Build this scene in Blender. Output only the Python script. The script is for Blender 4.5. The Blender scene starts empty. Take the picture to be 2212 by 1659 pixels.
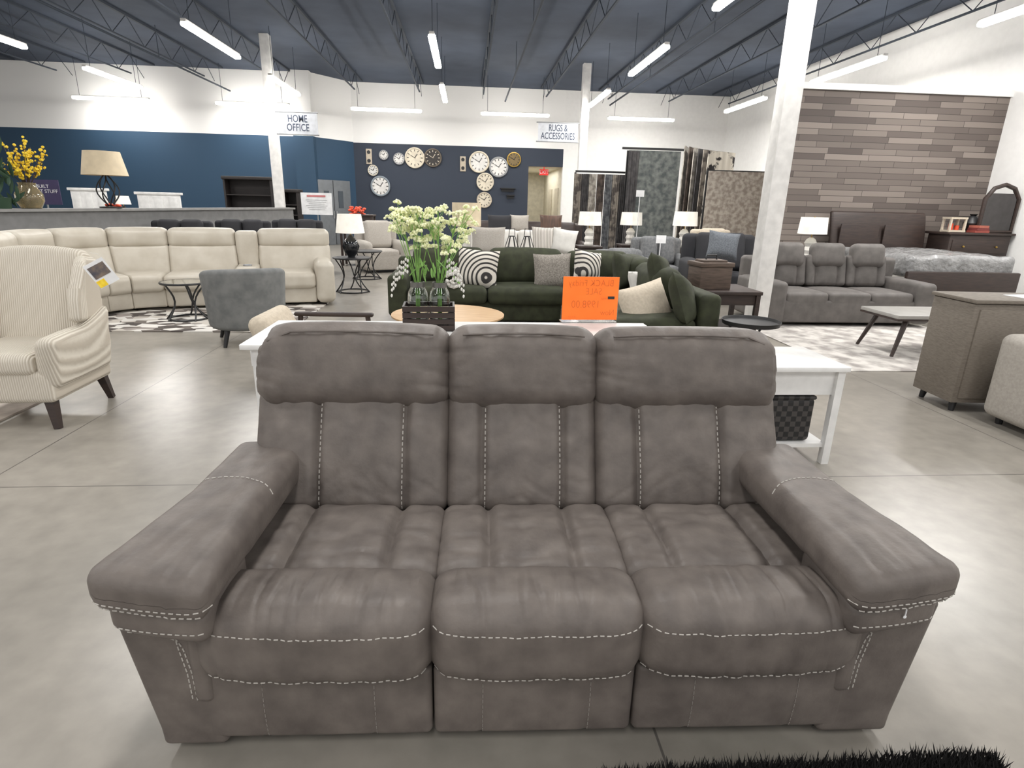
import bpy, bmesh, math, random
from mathutils import Vector as V, Matrix as M, Euler, noise
from mathutils.bvhtree import BVHTree
random.seed(3)
S=bpy.context.scene; C=S.collection; R=math.radians; PI=math.pi
S.view_settings.view_transform='Standard'
# ---------------------------------------------------------------- camera
F=1250.; yaw,pit,rol=R(4.6),R(17.3),.024; H=1.5
fw=V((math.sin(yaw)*math.cos(pit),math.cos(yaw)*math.cos(pit),-math.sin(pit)))
r0=V((math.cos(yaw),-math.sin(yaw),0)); u0=r0.cross(fw)
rt=r0*math.cos(rol)+u0*math.sin(rol); up=u0*math.cos(rol)-r0*math.sin(rol)
cam=bpy.data.cameras.new('camera'); co=bpy.data.objects.new('camera',cam); C.objects.link(co)
mm=M((rt,up,-fw)).transposed().to_4x4(); mm.translation=V((0,0,H)); co.matrix_world=mm
cam.sensor_width=36; cam.lens=F/2212*36; cam.clip_end=200; S.camera=co
def ray(px,py): return fw+rt*((px-1106)/F)+up*((829.5-py)/F)
def G(px,py,z=0.):
    d=ray(px,py); t=(z-H)/d.z; return V((0,0,H))+d*t
def PY(px,py,Y):
    d=ray(px,py); return V((0,0,H))+d*(Y/d.y)
# ---------------------------------------------------------------- materials
def sr(c): return tuple((x/255/12.92 if x/255<=.04045 else ((x/255+.055)/1.055)**2.4) for x in c)+(1,)
def mat(name,c,rough=.6,c2=None,scale=8,bump=0,bs=150,metal=0,kind='noise',emit=0,trans=0,spec=.5,cs=None,vec=(1,1,1),world=False,dist=.002,lo=.35,hi=.65):
    m=bpy.data.materials.new(name); m.use_nodes=True; N=m.node_tree.nodes; L=m.node_tree.links; b=N['Principled BSDF']
    b.inputs['Roughness'].default_value=rough; b.inputs['Metallic'].default_value=metal
    b.inputs['Specular IOR Level'].default_value=spec; b.inputs['Transmission Weight'].default_value=trans
    tc=N.new('ShaderNodeTexCoord'); mp=N.new('ShaderNodeMapping'); mp.inputs['Scale'].default_value=vec
    if world:
        ge=N.new('ShaderNodeNewGeometry'); L.new(ge.outputs['Position'],mp.inputs['Vector'])
    else: L.new(tc.outputs['Object'],mp.inputs['Vector'])
    if c2 is None and not cs: c2=tuple(x*.93 for x in c)
    cols=cs or [c,c2]; rp=N.new('ShaderNodeValToRGB'); el=rp.color_ramp.elements
    if kind=='noise':
        t=N.new('ShaderNodeTexNoise'); t.inputs['Scale'].default_value=scale; t.inputs['Detail'].default_value=5; o=t.outputs['Fac']
    elif kind=='vor':
        t=N.new('ShaderNodeTexVoronoi'); t.inputs['Scale'].default_value=scale
        sp=N.new('ShaderNodeSeparateColor'); L.new(t.outputs['Color'],sp.inputs[0]); o=sp.outputs[0]
    elif kind in('wave','rings'):
        t=N.new('ShaderNodeTexWave'); t.inputs['Scale'].default_value=scale; t.wave_type='BANDS' if kind=='wave' else 'RINGS'
        if kind=='rings': t.rings_direction='SPHERICAL'
        t.inputs['Distortion'].default_value=.6; o=t.outputs['Fac']
    elif kind=='check':
        t=N.new('ShaderNodeTexChecker'); t.inputs['Scale'].default_value=scale; o=t.outputs['Fac']
    L.new(mp.outputs[0],t.inputs['Vector'])
    if kind=='vor':
        rp.color_ramp.interpolation='CONSTANT'
        while len(el)<len(cols): el.new(.5)
        for i,e in enumerate(cols): el[i].position=i/len(cols); el[i].color=sr(e)
    else:
        while len(el)<len(cols): el.new(.5)
        for i,e in enumerate(cols): el[i].position=lo+(hi-lo)*i/max(1,len(cols)-1); el[i].color=sr(e)
    L.new(o,rp.inputs[0]); L.new(rp.outputs[0],b.inputs['Base Color'])
    if emit:
        b.inputs['Emission Color'].default_value=sr(c); b.inputs['Emission Strength'].default_value=emit
    if bump:
        t2=N.new('ShaderNodeTexNoise'); t2.inputs['Scale'].default_value=bs; t2.inputs['Detail'].default_value=4
        L.new(mp.outputs[0],t2.inputs['Vector']); bp=N.new('ShaderNodeBump'); bp.inputs['Strength'].default_value=bump; bp.inputs['Distance'].default_value=dist
        L.new((o if kind in('wave','check') else t2.outputs['Fac']),bp.inputs['Height']); L.new(bp.outputs[0],b.inputs['Normal'])
    return m
def two_tone(name,lo,hi,z):
    m=mat(name,lo,.7); N=m.node_tree.nodes; L=m.node_tree.links; b=N['Principled BSDF']
    ge=N.new('ShaderNodeNewGeometry'); sp=N.new('ShaderNodeSeparateXYZ'); L.new(ge.outputs['Position'],sp.inputs[0])
    mt=N.new('ShaderNodeMath'); mt.operation='GREATER_THAN'; mt.inputs[1].default_value=z; L.new(sp.outputs['Z'],mt.inputs[0])
    mx=N.new('ShaderNodeMix'); mx.data_type='RGBA'; mx.inputs[6].default_value=sr(lo); mx.inputs[7].default_value=sr(hi)
    L.new(mt.outputs[0],mx.inputs[0]); L.new(mx.outputs[2],b.inputs['Base Color']); return m
def floor_mat():
    m=mat('polished_concrete',(154,148,139),.28,(134,129,121),.9,world=True,bump=.05,bs=30,lo=.3,hi=.7); N=m.node_tree.nodes; L=m.node_tree.links; b=N['Principled BSDF']
    src=b.inputs['Base Color'].links[0].from_socket
    n2=N.new('ShaderNodeTexNoise'); n2.inputs['Scale'].default_value=9; n2.inputs['Detail'].default_value=9
    ge=N.new('ShaderNodeNewGeometry'); sp=N.new('ShaderNodeSeparateXYZ'); L.new(ge.outputs['Position'],sp.inputs[0]); L.new(ge.outputs['Position'],n2.inputs['Vector'])
    mr=N.new('ShaderNodeMapRange'); mr.inputs[1].default_value=.3; mr.inputs[2].default_value=.7; mr.inputs[3].default_value=.86; mr.inputs[4].default_value=1.08; L.new(n2.outputs['Fac'],mr.inputs[0])
    ml=N.new('ShaderNodeMix'); ml.data_type='RGBA'; ml.blend_type='MULTIPLY'; ml.inputs[0].default_value=1; L.new(src,ml.inputs[6]); L.new(mr.outputs[0],ml.inputs[7])
    out=[]
    for ax,off,per in(('X',-2.59,3.15),('Y',2.96,3.9)):
        a=N.new('ShaderNodeMath'); a.operation='SUBTRACT'; a.inputs[1].default_value=off; L.new(sp.outputs[ax],a.inputs[0])
        w=N.new('ShaderNodeMath'); w.operation='WRAP'; w.inputs[1].default_value=per/2; w.inputs[2].default_value=-per/2; L.new(a.outputs[0],w.inputs[0])
        ab=N.new('ShaderNodeMath'); ab.operation='ABSOLUTE'; L.new(w.outputs[0],ab.inputs[0])
        l=N.new('ShaderNodeMath'); l.operation='LESS_THAN'; l.inputs[1].default_value=.004; L.new(ab.outputs[0],l.inputs[0]); out.append(l)
    mxm=N.new('ShaderNodeMath'); mxm.operation='MAXIMUM'; L.new(out[0].outputs[0],mxm.inputs[0]); L.new(out[1].outputs[0],mxm.inputs[1])
    mx=N.new('ShaderNodeMix'); mx.data_type='RGBA'; L.new(mxm.outputs[0],mx.inputs[0]); L.new(ml.outputs[2],mx.inputs[6]); mx.inputs[7].default_value=sr((92,88,84))
    L.new(mx.outputs[2],b.inputs['Base Color']); return m
def brick_mat():
    m=mat('wood_cladding',(110,96,86),.7); N=m.node_tree.nodes; L=m.node_tree.links; b=N['Principled BSDF']
    ge=N.new('ShaderNodeNewGeometry'); sp=N.new('ShaderNodeSeparateXYZ'); cb=N.new('ShaderNodeCombineXYZ'); L.new(ge.outputs['Position'],sp.inputs[0]); L.new(sp.outputs['X'],cb.inputs[0]); L.new(sp.outputs['Z'],cb.inputs[1])
    t=N.new('ShaderNodeTexBrick'); t.inputs['Scale'].default_value=1; t.inputs['Brick Width'].default_value=.62; t.inputs['Row Height'].default_value=.098; t.inputs['Mortar Size'].default_value=.004
    t.inputs['Color1'].default_value=sr((130,120,113)); t.inputs['Color2'].default_value=sr((80,71,67)); t.inputs['Mortar'].default_value=sr((58,52,49)); t.offset=.37; t.squash=1.3; t.squash_frequency=3
    L.new(cb.outputs[0],t.inputs['Vector']); L.new(t.outputs['Color'],b.inputs['Base Color']); return m
LEA=mat('brown_grey_suede_leather',(114,106,100),.5,(86,79,75),12,bump=.35,bs=75,dist=.003,lo=.25,hi=.75,spec=.38)
THR=mat('pale_thread',(186,181,174),.7); 
WHT=mat('white_paint',(236,234,231),.6); DESK=mat('white_lacquer',(234,233,231),.3)
BLK=mat('black_metal',(28,28,30),.45); STEEL=mat('dark_steel',(50,58,70),.8)
WOODD=mat('dark_wood',(56,43,38),.5,(43,33,30),6,vec=(1,1,8)); WOODM=mat('brown_wood',(92,66,52),.55,(70,50,40),6,vec=(8,1,1)); WOODL=mat('light_oak',(190,158,118),.5,(172,138,100),5,vec=(1,8,1))
CREAM=mat('cream_leather',(192,185,172),.42,(180,172,158),5,bump=.1,bs=200)
BOUC=mat('cream_tweed',(214,207,194),.9,(188,179,165),22,kind='wave',bump=.7,dist=.006,lo=.1,hi=.9)
GVEL=mat('grey_velvet',(120,121,120),.75,(100,102,102),9)
GRN=mat('olive_velvet',(52,56,36),.85,(38,41,25),10,bump=.2,bs=60)
GREY=mat('grey_suede',(104,99,96),.7,(88,84,81),8); TAUPE=mat('taupe_wood',(120,112,102),.7,(104,96,87),30,vec=(1,1,6)); LGREY=mat('pale_grey_linen',(172,166,158),.85,(160,154,146),60)
MGREY=mat('mid_grey_fabric',(120,121,122),.85,(100,101,103),25); BLKF=mat('charcoal_fabric',(44,44,48),.85); BEI=mat('beige_fabric',(200,188,170),.85,(186,174,156),40)
WFAB=mat('white_fabric',(220,217,211),.9); SHADE=mat('white_lampshade',(240,236,226),.8,emit=.25); SHB=mat('beige_lampshade',(208,192,164),.8,emit=.12)
GLASS=mat('clear_glass',(245,250,248),.02,trans=1.,spec=.5); ACRY=mat('clear_acrylic',(245,245,245),.05,trans=1)
LEAF=mat('green_leaf',(138,178,96),.6,(108,152,74),20); UMB=mat('cream_blossom',(238,238,206),.7,(222,226,170),40); YEL=mat('yellow_blossom',(244,214,62),.6,(232,192,34),40); REDF=mat('orange_petals',(222,82,50),.6)
TUBE=mat('led_diffuser',(255,251,244),.5,emit=46); ORA=mat('orange_card',(255,122,34),.6,(252,116,28)); INK=mat('marker_ink',(206,92,30),.6); NAVY=mat('sign_ink',(66,76,96),.6); PAPER=mat('white_paper',(232,232,233),.6); BANNER=mat('pale_banner',(208,211,217),.6)
PLAS=mat('plastic_wrap',(150,150,150),.15,(126,126,126),7,bump=1,bs=14,dist=.03); CONS=mat('ivory_clock_face',(222,212,192),.6); GOLD=mat('gold_metal',(170,140,72),.4,metal=.6); RIM=mat('grey_rim',(150,152,154),.5)
# ---------------------------------------------------------------- mesh helpers
def B(): return bmesh.new()
def box(bm,c,s,rot=None,bev=0.):
    m=M.Translation(c)@(Euler(rot).to_matrix().to_4x4() if rot else M())@M.Diagonal((s[0],s[1],s[2],1))
    r=bmesh.ops.create_cube(bm,size=1,matrix=m)
    if bev:
        es=list({e for v in r['verts'] for e in v.link_edges}); bmesh.ops.bevel(bm,geom=es,offset=bev,segments=2,affect='EDGES',profile=.5)
def cyl(bm,p,q,r,r2=None,n=12):
    p,q=V(p),V(q); d=q-p
    m=M.Translation((p+q)/2)@d.to_track_quat('Z','Y').to_matrix().to_4x4()
    bmesh.ops.create_cone(bm,cap_ends=True,segments=n,radius1=r,radius2=r if r2 is None else r2,depth=d.length,matrix=m)
def tube(bm,pts,r,n=6,closed=False):
    pts=[V(p) for p in pts]; rings=[]; k=len(pts); pr=None
    for i,p in enumerate(pts):
        a=pts[(i-1)%k] if closed or i>0 else p; b=pts[(i+1)%k] if closed or i<k-1 else p
        t=(b-a).normalized()
        if pr is None: x=t.orthogonal().normalized()
        else: x=(pr-t*pr.dot(t)).normalized()
        pr=x; y=t.cross(x)
        rings.append([bm.verts.new(p+(x*math.cos(2*PI*j/n)+y*math.sin(2*PI*j/n))*r) for j in range(n)])
    for i in range(k if closed else k-1):
        A,Bq=rings[i],rings[(i+1)%k]
        for j in range(n): bm.faces.new((A[j],A[(j+1)%n],Bq[(j+1)%n],Bq[j]))
    if not closed: bm.faces.new(rings[0]); bm.faces.new(rings[-1])
def ring(bm,c,rad,r,n=28): tube(bm,[V(c)+V((math.cos(2*PI*i/n)*rad,math.sin(2*PI*i/n)*rad,0)) for i in range(n)],r,6,True)
def lathe(bm,prof,c=(0,0,0),n=24):
    rs=[[bm.verts.new(V(c)+V((r*math.cos(2*PI*j/n),r*math.sin(2*PI*j/n),z))) for j in range(n)] for r,z in prof]
    for a,b in zip(rs,rs[1:]):
        for j in range(n): bm.faces.new((a[j],a[(j+1)%n],b[(j+1)%n],b[j]))
    if prof[0][0]>.001: bm.faces.new(rs[0])
    if prof[-1][0]>.001: bm.faces.new(rs[-1])
def ico(bm,c,r,sc=(1,1,1),rot=None,sub=1):
    m=M.Translation(c)@(Euler(rot).to_matrix().to_4x4() if rot else M())@M.Diagonal((sc[0],sc[1],sc[2],1)); bmesh.ops.create_icosphere(bm,subdivisions=sub,radius=r,matrix=m)
def gl(h,r,n,m=3):
    e=[h-r+r*math.tan(PI/4*k/m) for k in range(1,m+1)]
    return [-x for x in reversed(e)]+[-(h-r)+2*(h-r)*k/n for k in range(n+1)]+e
def cush(bm,c,s,r=.05,bul=(0,0,0),n=(6,6,4),rot=None,fn=None):
    h=[x/2 for x in s]; r=min([r]+[x*.96 for x in h]); g=[gl(h[i],r,n[i]) for i in range(3)]
    mt=M.Translation(c)@(Euler(rot).to_matrix().to_4x4() if rot else M()); vs={}
    def vt(*k):
        if k not in vs:
            p=V((g[0][k[0]],g[1][k[1]],g[2][k[2]])); u=V((p.x/h[0],p.y/h[1],p.z/h[2]))
            q=V([max(-(h[a]-r),min(h[a]-r,p[a])) for a in range(3)]); d=p-q
            if d.length>1e-9: q=q+d.normalized()*r
            for a in range(3):
                if bul[a]: q[a]+=bul[a]*u[a]*(1-u[(a+1)%3]**2)*(1-u[(a+2)%3]**2)
            if fn: fn(q,u)
            vs[k]=bm.verts.new(mt@q)
        return vs[k]
    N=[len(x)-1 for x in g]
    for a in range(3):
        b,e=(a+1)%3,(a+2)%3
        for sd in(0,N[a]):
            for i in range(N[b]):
                for j in range(N[e]):
                    f=[]
                    for di,dj in((0,0),(1,0),(1,1),(0,1)):
                        k=[0,0,0]; k[a]=sd; k[b]=i+di; k[e]=j+dj; f.append(vt(*k))
                    bm.faces.new(f if sd else f[::-1])
def pillow(bm,c,w,h,t,rot=None,n=14):
    m=M.Translation(c)@(Euler(rot).to_matrix().to_4x4() if rot else M())
    g={}
    for sd in(-1,1):
        for i in range(n+1):
            for j in range(n+1):
                u,v=2*i/n-1,2*j/n-1; ed=i in(0,n) or j in(0,n)
                if ed and sd==1: continue
                y=0 if ed else sd*t/2*((1-u**4)*(1-v**4))**.6
                g[sd,i,j]=bm.verts.new(m@V((w/2*u*(1-.07*(1-v*v)),y,h/2*v*(1-.07*(1-u*u)))))
    for sd in(-1,1):
        for i in range(n):
            for j in range(n):
                q=[g.get((sd,a,b)) or g[-1,a,b] for a,b in((i,j),(i+1,j),(i+1,j+1),(i,j+1))]
                bm.faces.new(q if sd<0 else q[::-1])
def obj(name,bm,mt,par=None,label=None,tree=False,sharp=40):
    bmesh.ops.recalc_face_normals(bm,faces=bm.faces); T=BVHTree.FromBMesh(bm) if tree else None
    me=bpy.data.meshes.new(name); bm.to_mesh(me); bm.free(); me.materials.append(mt)
    me.polygons.foreach_set('use_smooth',[True]*len(me.polygons)); me.set_sharp_from_angle(angle=R(sharp))
    o=bpy.data.objects.new(name,me); C.objects.link(o)
    if par: o.parent=par
    if label: o['label']=label
    return (o,T) if tree else o
def tag(o,label,cat,group=None):
    o['label']=label; o['category']=cat
    if group: o['group']=group
    return o
def thing(name,label,cat,loc=(0,0,0),rz=0,group=None):
    o=bpy.data.objects.new(name,None); C.objects.link(o); o.location=loc; o.rotation_euler=(0,0,rz); o.empty_display_size=.1
    return tag(o,label,cat,group)
def one(name,bm,mt,label,cat,loc=(0,0,0),rz=0,group=None,rot=None):
    o=obj(name,bm,mt); o.location=loc; o.rotation_euler=rot or (0,0,rz); return tag(o,label,cat,group)
def struct(name,bm,mt):
    o=obj(name,bm,mt,sharp=30); o['kind']='structure'; return o
def text(par,name,s,size,loc,rot,mt,align='CENTER',mirror=False,ls=1.,sx=1.,thin=0.):
    c=bpy.data.curves.new(name,'FONT'); c.body=s; c.size=size; c.align_x=align; c.align_y='CENTER'; c.space_line=ls; c.resolution_u=3; c.offset=thin
    t=bpy.data.objects.new('t',c); C.objects.link(t); bpy.context.view_layer.update()
    me=bpy.data.meshes.new_from_object(t.evaluated_get(bpy.context.evaluated_depsgraph_get())); bpy.data.objects.remove(t)
    for v in me.vertices: v.co.x*=(-sx if mirror else sx)
    me.name=name; me.materials.clear(); me.materials.append(mt); o=bpy.data.objects.new(name,me); C.objects.link(o); o.parent=par; o.location=loc; o.rotation_euler=rot; return o
def sbox(name,c,s,mt): b=B(); box(b,c,s); return struct(name,b,mt)
def bb(*boxes,bev=0):
    b=B()
    for c,s in boxes: box(b,c,s,None,bev)
    return b
# ---------------------------------------------------------------- room
CE=5.3; BL=(40,68,92); DK=(46,54,68); WH=(240,239,237)
sbox('floor',(-9,9,-.05),(44,36,.1),floor_mat())
CEIL=mat('dark_deck',(66,76,93),.85,(59,68,84),1.5)
sbox('ceiling',(-9,9,CE+.05),(44,36,.1),CEIL)
YB1,YB2=20.7,22.
XA=PY(683,380,YB1).x; XB=PY(765,380,YB2).x; XC=PY(1140,420,YB2).x; XD=PY(1213,420,YB2).x; XE=PY(1552,380,YB2).x; XW=9.3
TB=two_tone('blue_white_wall',BL,WH,3.42); TD=two_tone('charcoal_white_wall',DK,WH,3.4); TW=mat('warm_white_wall',WH,.7,(236,235,233))
sbox('wall_back_left',((-30+XA)/2,YB1+.1,CE/2),(XA+30,.2,CE),TB)
sbox('trim_1',(PY(664,380,YB1-.15).x,YB1-.15,CE/2),(.62,.3,CE),TB)
d=V((XB-XA,YB2-YB1,0)); ang=math.atan2(d.y,d.x)
b=B(); box(b,((XA+XB)/2,(YB1+YB2)/2+.12,CE/2),(d.length+.1,.2,CE),(0,0,ang)); struct('wall_back_angled',b,TB)
sbox('wall_back_centre',((XB+XC)/2,YB2+.1,CE/2),(XC-XB,.2,CE),TD)
sbox('wall_back_lintel',((XC+XD)/2,YB2+.1,(CE+2.8)/2),(XD-XC,.2,CE-2.8),TD)
sbox('wall_back_right',((XD+XW)/2,YB2+.1,CE/2),(XW-XD,.2,CE),TW)
sbox('wall_right',(XW+.1,10,CE/2),(.2,24.2,CE),TW)
HC=mat('hall_cream',(216,210,192),.7)
b=bb(((XC-.05,YB2+2.7,1.4),(.1,5,2.8)),((XD+.05,YB2+2.7,1.4),(.1,5,2.8)),(((XC+XD)/2,YB2+5.2,1.4),(XD-XC,.1,2.8)),(((XC+XD)/2,YB2+2.7,2.84),(XD-XC+.2,5,.08))); struct('wall_hallway',b,HC)
for i in range(2):
    sbox('door_%d'%(i+2),(XD-.01,YB2+1.2+1.7*i,1.05),(.05,.9,2.1),mat('hall_door',(196,188,170),.6))
# double door on the angled wall
dd=B(); box(dd,(0,0,1.06),(1.5,.06,2.12),None,.01); do=struct('door_1',dd,mat('grey_door',(112,116,120),.5)); md=PY(722,420,21.2); do.location=(md.x-.02,21.1,0); do.rotation_euler=(0,0,ang)
for i in(-1,1):
    obj('door_window',bb(((i*.3,-.035,1.5),(.2,.02,.55))),mat('dark_pane',(70,78,86),.2),do); obj('door_handle',bb(((i*.06,-.05,1.0),(.04,.05,.25))),RIM,do)
obj('door_gap',bb(((0,-.034,1.06),(.02,.01,2.1))),BLK,do)
# wood clad partition
YW=10.3; xw0=PY(1690,350,YW).x
sbox('wall_wood_clad',((xw0+XW)/2,YW+.1,1.72),(XW-xw0,.2,3.44),brick_mat())
sbox('trim_2',((xw0+XW)/2,YW+.1,3.49),(XW-xw0+.06,.3,.1),TW)
# half wall at left
p0=PY(0,450,8.9); p1=PY(622,441,16.2); p0.z=p1.z=0; d=p1-p0; ah=math.atan2(d.y,d.x); HWZ=1.27; p0=p0-d.normalized()*1.6; d=p1-p0
b=B(); box(b,(p0+p1)/2+V((0,.1,HWZ/2-.02)),(d.length,.2,HWZ-.04),(0,0,ah)); struct('wall_half_left',b,mat('grey_half_wall',(122,122,122),.8))
b=B(); box(b,(p0+p1)/2+V((0,.1,HWZ-.02)),(d.length+.06,.3,.04),(0,0,ah)); struct('trim_3',b,mat('half_wall_cap',(136,135,133),.6))
def hw(px,py):   # point on top of the half wall seen at column px
    r=ray(px,py); n=V((-d.y,d.x,0)); t=(p0-V((0,0,0))).dot(n)/V((r.x,r.y,0)).dot(n); q=V((r.x*t,r.y*t,HWZ)); q.y+=.1; return q
# ---------------------------------------------------------------- columns, joists, pipes
def column(px,py,Y,w,label):
    p=PY(px,py,Y); t=thing('column',label,'column',(p.x,Y,0))
    obj('shaft',bb(((0,0,CE/2),(w,w,CE)),bev=.006),WHT,t); obj('base_plate',bb(((0,0,.01),(w+.1,w+.1,.02))),WHT,t); return p.x
xc=column(1660,500,7.3,.22,'thick white square column beside the grey reclining sofa')
xl=column(592,300,16.4,.22,'white square column carrying the home office sign')
xm=column(1258,330,18.,.22,'white square column carrying the rugs and accessories sign')
for i in range(15):
    x=-19.5+2.0*i; b=B(); z0,z1=4.78,CE-.03; y1=21.6 if x>-6 else 20.4
    box(b,(x,(y1-2)/2+.5,z1),(.06,y1+1,.05)); box(b,(x,(y1-2)/2,z0),(.04,y1-.8,.03)); y=-2.4; k=0
    while y<y1-.8:
        a=z0 if k%2==0 else z1; c=z1 if k%2==0 else z0; cyl(b,(x,y,a),(x,min(y+.65,y1),c),.009,n=5); y+=.65; k+=1
    one('roof_joist',b,STEEL,'dark open web steel joist running under the ceiling','joist',group='steel roof joists')
for i,x in enumerate((-7.3,1.2,4.6)):
    b=B(); cyl(b,(x,-3,4.62),(x,20.3,4.62),.025,n=8)
    for y in range(0,20,4): cyl(b,(x,y,4.62),(x,y,CE),.008,n=5)
    one('ceiling_pipe',b,STEEL,['dark sprinkler pipe above the cream sectional','dark sprinkler pipe above the middle of the showroom','dark sprinkler pipe above the rug displays'][i],'pipe')
# ---------------------------------------------------------------- tube lights
ZL=4.2
def fixture(x,y,along,L,label):
    t=thing('tube_light',label,'ceiling light',(x,y,ZL),0 if along else PI/2,'hanging tube lights')
    obj('housing',bb(((0,0,.05),(.09,L,.05)),bev=.01),WHT,t)
    b=B(); cush(b,(0,0,0),(.13,L-.03,.07),.03,n=(1,2,1)); obj('diffuser',b,TUBE,t)
    for s in(-1,1): b=B(); cyl(b,(0,s*L*.4,.07),(0,s*L*.4,CE-ZL),.006,n=5); obj('cable',b,STEEL,t)
    l=bpy.data.lights.new('tube_lamp','AREA'); l.shape='RECTANGLE'; l.size=.14; l.size_y=L; l.energy=EN; l.color=(1,.985,.96)
    o=bpy.data.objects.new('tube_lamp',l); C.objects.link(o); o.location=(0,0,-.06); o.parent=t
EN=74
for px,py,lab in((55,103,'tube light at the far left edge, end on to the half wall'),(305,190,'tube light pointing away above the yellow flowers and beige lamp'),(515,125,'nearest tube light left of the home office column'),(645,205,'tube light just right of the home office column top'),(947,145,'larger tube light in the middle of the ceiling'),(962,220,'smaller tube light in the middle, straight behind the larger one'),(1362,162,'tube light pointing away, right of the rugs sign column'),(1273,230,'short looking tube light touching the rugs column top'),(1545,20,'tube light cut by the top edge of the photo'),(1752,180,'long tube light above the wood clad wall'),(1567,242,'tube light near the far right corner above the hanging rugs'),(2115,55,'tube light at the top right corner by the white wall')):
    q=G(px,py,ZL); fixture(q.x,q.y-1.2,True,2.4,lab)
EN=22
for px,py,lab in((240,214,'crosswise tube light farthest left on the blue wall'),(546,226,'crosswise tube light crossing behind the home office column'),(835,238,'crosswise tube light above the round clocks at left'),(1113,248,'crosswise tube light above the rugs and accessories sign'),(1385,258,'crosswise tube light farthest right above the hanging rugs')):
    q=G(px,py,ZL); fixture(q.x,q.y,False,2.2,lab)
def lamp_area(x,y,e,sx=.6,sy=2.4,z=4.3):
    l=bpy.data.lights.new('showroom_lamp','AREA'); l.shape='RECTANGLE'; l.size=sx; l.size_y=sy; l.energy=e; l.color=(1,.985,.96); o=bpy.data.objects.new('showroom_lamp',l); C.objects.link(o); o.location=(x,y,z)
for x in(-8.5,-4.2,-.3,3.6,7.5):
    for y in(7.,2.6,-1.8): lamp_area(x,y,86)
lamp_area((XC+XD)/2,YB2+2.5,40,.8,3,2.75)
w=bpy.data.worlds.new('world'); S.world=w; w.use_nodes=True; w.node_tree.nodes['Background'].inputs[0].default_value=(1,.985,.965,1); w.node_tree.nodes['Background'].inputs[1].default_value=1.35
# ---------------------------------------------------------------- foreground sofa
def stitch(par,T,paths,dv,mt=THR,dash=.011,gap=.007,rad=.0018,name='stitching'):
    dv=V(dv)
    for pts in paths:
        b=B(); pts=[V(p) for p in pts]; acc=[0]
        for a,c in zip(pts,pts[1:]): acc.append(acc[-1]+(c-a).length)
        def at(s):
            for i in range(len(pts)-1):
                if s<=acc[i+1]+1e-9: return pts[i].lerp(pts[i+1],(s-acc[i])/max(1e-9,acc[i+1]-acc[i]))
            return pts[-1]
        s=0
        while s+dash<acc[-1]:
            h=[]
            for ss in(s,s+dash):
                r=T.ray_cast(at(ss)-dv*.3,dv)
                if r[0] is not None: h.append(r[0]+r[1]*(.001 if r[1].dot(dv)<0 else -.001))
            if len(h)==2 and (h[0]-h[1]).length<.04 and (h[0]-h[1]).length>1e-4: cyl(b,h[0],h[1],rad,n=5)
            s+=dash+gap
        if len(b.verts): obj(name,b,mt,par)
        else: b.free()
def wr(p,a=.003,f=22): return a*noise.noise(V((p.x*f,p.y*f*.5,p.z*f*.5)))
def rdg(p,a,f):   # sharp little creases
    n=noise.noise(V((p.x*f,p.y*f*.35,p.z*f*.35))); return -a*max(0,1-abs(n)*5)
t=thing('reclining_sofa','large brown grey three seat reclining sofa with pale stitching in front','sofa',(.178,1.24,0),R(-1.7))
seats=[(-.905,-.276,(-.725,-.425)),(-.276,.292,(-.122,.138)),(.292,.915,(.435,.735))]
def chan(x,gs,d,w): return -d*sum(math.exp(-((x-g)/w)**2) for g in gs)
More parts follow.
